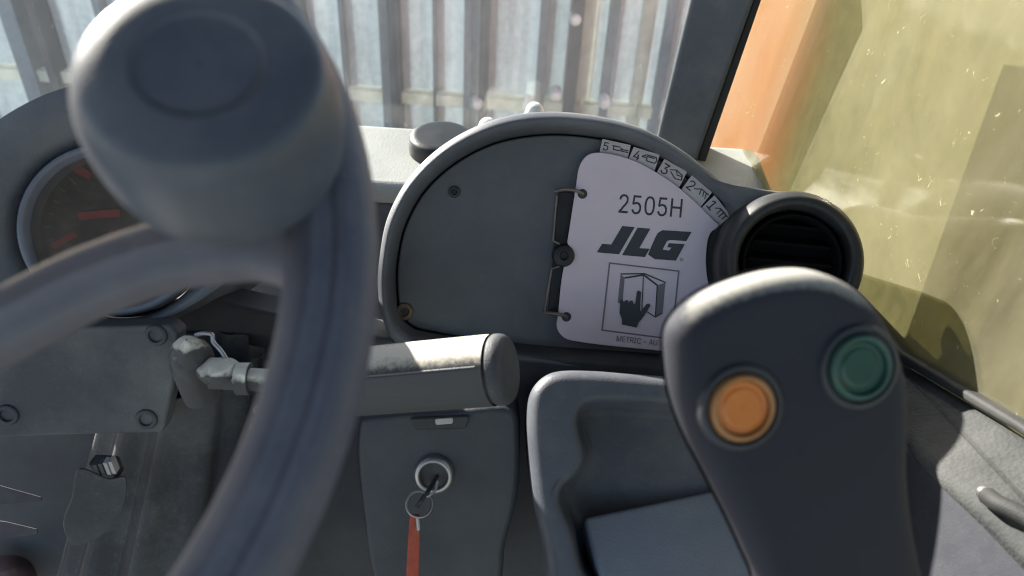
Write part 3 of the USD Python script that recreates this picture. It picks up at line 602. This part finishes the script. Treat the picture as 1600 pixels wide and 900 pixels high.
# ================================================================== STEERING WHEEL
WR = .1886
wf = Frame([-.2458, .1839, 1.5984], [-.0364, -.5420, .8396], [1, 0, 0])
stw = thing('steering_wheel', 'dark steering wheel cut off by the left edge, spinner knob on its rim', 'steering wheel', wf.o)
ang = np.linspace(0, 2 * math.pi, 181)
rimp = []
for t in np.linspace(0, 2 * math.pi, 28, endpoint=False):
    rr = 1 + .06 * math.cos(2 * t)
    rimp.append((.0142 * math.cos(t) * rr, .0130 * math.sin(t) * rr))
# rim section with a shallow groove on the driver's side
V = []; k = 28
for a in ang[:-1]:
    e = np.array([math.cos(a), math.sin(a)])
    for q, (x, y) in enumerate(rimp):
        t = 2 * math.pi * q / k; dent = .0022 * math.exp(-((t - 1.45) / .2) ** 2)
        y2 = y - dent; V.append(wf.at([e * (WR + x)], y2)[0])
V = np.array(V); F = []; i = np.arange(k); j = (i + 1) % k; m_ = 180
for r in range(m_):
    a, b = r * k, ((r + 1) % m_) * k; F += [np.stack([a + i, b + i, b + j], 1), np.stack([a + i, b + j, a + j], 1)]
part('rim', trimesh.Trimesh(V, np.vstack(F), process=False), M['rim'], stw)
kuv = wf.uv([(455, 352)])[0]; kdir = unit(kuv); ka = math.atan2(kdir[1], kdir[0])
# broad flat spokes, each running from the hub's edge to the rim with a flare at both ends
def spoke(path):
    c = spline(np.asarray(path), 9, False); L = np.r_[0, np.cumsum(np.linalg.norm(np.diff(c, axis=0), axis=1))]; pr = []; pts = []
    for p, r0 in zip(c, L):
        r1 = L[-1] - r0
        fl = .0122 + .013 * max(0, 1 - r1 / .030) ** 2 + .010 * max(0, 1 - r0 / .05) ** 2; h = .0085
        pts.append(wf.at([p], -.005)[0])
        pr.append([(fl * np.sign(math.cos(a)) * abs(math.cos(a)) ** .6, h * np.sign(math.sin(a)) * abs(math.sin(a)) ** .8) for a in np.linspace(0, 2 * math.pi, 28, endpoint=False)])
    return sweep_profile(np.array(pts), wf.n, pr)
spk = wf.uv([(-330, 650), (-160, 576), (0, 497), (130, 432), (260, 388), (380, 372), (505, 366)])
part('spoke', spoke(spk), M['spoke'], stw); part('spoke', spoke(spk * [-1, 1]), M['spoke'], stw)
part('spoke', spoke([[0, .04], [0, .1], [0, WR]]), M['spoke'], stw)
part('hub', lathe(wf, (0, 0), rounded([(.0005, .004), (.035, .003), (.05, -.006), (.055, -.03), (.03, -.06)], .01), 56), M['spoke'], stw)
part('column', tube(np.array([wf.o - wf.n * .05, wf.o - wf.n * .075]), .026, 28), M['dark'], stw)
# spinner knob
kn = unit([.11, -math.cos(math.radians(59)), math.sin(math.radians(59))])
KD = .197; kc = P(309, 97, KD); knf = Frame(kc, kn, [1, 0, 0]); KR2 = 214 / FPX * KD; q = KR2 / .0417
kp = [(.0004, -.0008), (KR2 * .40, -.0008), (KR2 * .45, -.0006), (KR2 * .475, .0002), (KR2 * .51, .0004), (KR2 * .70, -.0002 * q), (KR2 * .86, -.0026 * q), (KR2 * .94, -.0085 * q), (KR2 * .985, -.017 * q), (KR2 * 1.0, -.027 * q), (KR2 * .99, -.036 * q), (KR2 * .95, -.045 * q), (KR2 * .85, -.053 * q), (KR2 * .68, -.059 * q), (KR2 * .50, -.060 * q), (KR2 * .46, -.062 * q), (KR2 * .44, -.066 * q)]
knob = part('spinner_knob', lathe(knf, (0, 0), spline(np.array(kp), 6, False), 96), M['knob'], stw)
kuv = wf.uv([(500, 300)])[0]; rim_pt = wf.at([unit(kuv) * WR], 0)[0]
part('knob_post', tube(np.array([knf.o - kn * .058 * q, knf.o - kn * .070 * q, (knf.o - kn * .085 * q) * .5 + rim_pt * .5, rim_pt]), [.013, .013, .012, .011], 24), M['black'], knob)

# ================================================================== JOYSTICK
jn = unit([.16, -.84, .50]); jf = Frame(P(1240, 620, .30), jn, px=[(1158, 635), (1345, 572)])
joy = thing('joystick', 'black joystick handle with orange and green push buttons', 'joystick', P(1300, 900, .32))
jo = [(1054, 556), (1056, 518), (1076, 488), (1108, 462), (1158, 440), (1220, 424), (1279, 422), (1330, 438), (1376, 470), (1409, 520), (1432, 588), (1438, 656), (1436, 734), (1442, 814), (1456, 894), (1472, 974), (1224, 974), (1192, 904), (1160, 834), (1122, 759), (1084, 684), (1062, 619)]
JO = clean(spline(jf.uv(jo), 6), .004)
rj = .012
prj = [(-rj + rj * math.sin(a), -rj + rj * math.cos(a)) for a in np.linspace(0, math.pi / 2, 7)] + [(-.002, -.016), (-.008, -.026), (-.020, -.036), (-.034, -.042)]
prj[0] = (-rj, 0)
part('handle', shell(jf, JO, prj), M['stick'], joy)
for (x, y, rp, cm, rm, nm) in ((1158, 636, 54, 'orange_btn', 'orange_rim', 'orange'), (1342, 573, 54, 'green_btn', 'green_rim', 'green')):
    c = jf.uv([(x, y)])[0]; r = rp / FPX * .30
    b = part('button_collar', lathe(jf, c, rounded([(r * 1.04, -.003), (r * 1.06, .0012), (r * 1.12, .0020), (r * 1.24, .0014), (r * 1.31, -.0012)], .0012), 56), M['dark'], joy)
    part('button_well', lathe(jf, c, [(.0003, .0004), (r * 1.05, .0004), (r * 1.05, -.002)], 40), M['black'], b)
    part('button', lathe(jf, c, rounded([(.0003, .0018), (r * .55, .0020), (r * .62, .0012), (r * .66, .0015), (r * .74, .0015), (r * .77, .0010), (r * .77, -.0005)], .0010), 56), M[cm], b, label=nm + ' push button')
    part('button_rim', lathe(jf, c, rounded([(r * .775, .0004), (r * .80, .0030), (r * .90, .0034), (r * .985, .0020), (r * 1.0, -.0005)], .0012), 56), M[rm], b)
part('parting_seam', tube(jf.at(np.vstack([offset(JO, .0002), offset(JO, .0002)[:1]]), -.0135), .0007, 6, False), M['void'], joy)
js = np.array([P(1310, 960, .33), P(1330, 1100, .36), P(1340, 1300, .42)])
part('shaft', tube(spline(js, 6, False), .03, 24), M['stick'], joy)

# ================================================================== BELOW THE COLUMN
gt = thing('column_gaiter', 'pleated dark rubber gaiter round the base of the steering column', 'gaiter', P(240, 900, .66))
V = []; ns = 120; hs = np.linspace(0, 1, 16); top_c, bot_c = P(300, 566, .64), P(250, 960, .66)
for h in hs:
    c = top_c + (bot_c - top_c) * h; r = .062 + .03 * h
    a = np.linspace(0, 2 * math.pi, ns, endpoint=False); rr = r * (1 + .075 * np.cos(a * 12 + 2 * h) + .02 * np.cos(a * 5))
    V.append(np.stack([c[0] + rr * np.cos(a), c[1] + rr * np.sin(a) * .7, np.full(ns, c[2])], 1))
V = np.vstack(V); F = []; i = np.arange(ns); j = (i + 1) % ns
for r in range(len(hs) - 1):
    a, b = r * ns, (r + 1) * ns; F += [np.stack([a + i, b + i, b + j], 1), np.stack([a + i, b + j, a + j], 1)]
part('sleeve', trimesh.Trimesh(V, np.vstack(F), process=False), M['gaiter'], gt)
fl = thing('hanging_flap', 'curled plastic flap hanging beside the pleated gaiter', 'flap', P(130, 760, .58))
ff = Frame(P(150, 780, .56), unit([.45, -.8, .3]), [1, .2, 0])
part('sheet', slab(ff, clean(spline(ff.uv([(124, 732), (170, 748), (196, 745), (190, 800), (160, 835), (118, 852), (103, 835), (100, 810), (112, 780)]), 5), .002), .001, -.0012, .0006, 2), M['dash'], fl)
cn = thing('wire_connector', 'small ribbed plug connector above the hanging flap', 'connector', P(168, 730, .565))
for k in range(4): part('rib', box(P(154 + k * 8, 731 - k * 1.5, .56), [.0028, .006, .013]), M['paleplate'] if k > 1 else M['dash'], cn, False)
part('body', rbox(P(166, 730, .568), [.020, .012, .016], .002), M['dark'], cn)
pd = thing('pedal_plate', 'pale flat pedal plate at the left edge below the cover', 'pedal', P(20, 775, .8))
pf = Frame(P(10, 780, .62), unit([.2, -.85, .55]), [1, 0, 0])
part('plate', slab(pf, clean(pf.uv([(-80, 752), (0, 759), (64, 777), (66, 784), (0, 788), (-80, 790)]), .0015), 0, -.0012, .0003), M['plate'], pd)
part('plate', slab(pf, clean(pf.uv([(-80, 812), (0, 822), (50, 834), (50, 842), (0, 848), (-80, 852)]), .0015), -.01, -.0112, .0003), M['plate'], pd)
rd = thing('red_cap', 'dull red rounded cap at the bottom left corner', 'cap', P(-5, 890, .7))
part('cap', lathe(Frame(P(-8, 915, .70), unit([.1, -.5, .8]), [1, 0, 0]), (0, 0), rounded([(.0003, .012), (.018, .010), (.027, 0), (.028, -.02)], .006), 36), plain('dull_red', (.13, .075, .07), rough=.6, var=.2), rd)
cb = thing('column_cable', 'thin dark cables with small pale ties running down beside the column', 'cable', P(430, 600, .60))
for k, (x0, x1) in enumerate(((398, 372), (414, 398), (428, 420))):
    part('cable', tube(spline(np.array([P(x0, 560, .60), P(x0 + 4 - 6 * k, 620, .595), P(x1 + 6, 690, .60), P(x1 - 10, 800, .61), P(x1 - 22, 930, .62)]), 6, False), .0034, 10), M['rubber'], cb)
for x, y in ((404, 640), (398, 668), (402, 702)):
    part('tie', lathe(Frame(P(x, y, .592), [.2, -.5, .8], [1, 0, 0]), (0, 0), rounded([(.0003, .003), (.004, .0025), (.0045, -.002)], .001), 16), M['steel'], cb)
hz = thing('console_hose', 'short dark hose with a metal fitting lying on the side console', 'hose', scf.hit(1560, 800))
part('hose', tube(spline(np.array([scf.hit(x, y) + scf.n * w for x, y, w in ((1546, 786, .006), (1565, 806, .010), (1590, 818, .010), (1625, 836, .008), (1680, 880, .008))]), 6, False), .006, 14), M['rubber'], hz)
part('fitting', tube(np.array([scf.hit(1538, 780) + scf.n * .006, scf.hit(1552, 792) + scf.n * .008]), .0045, 12), M['steel'], hz)
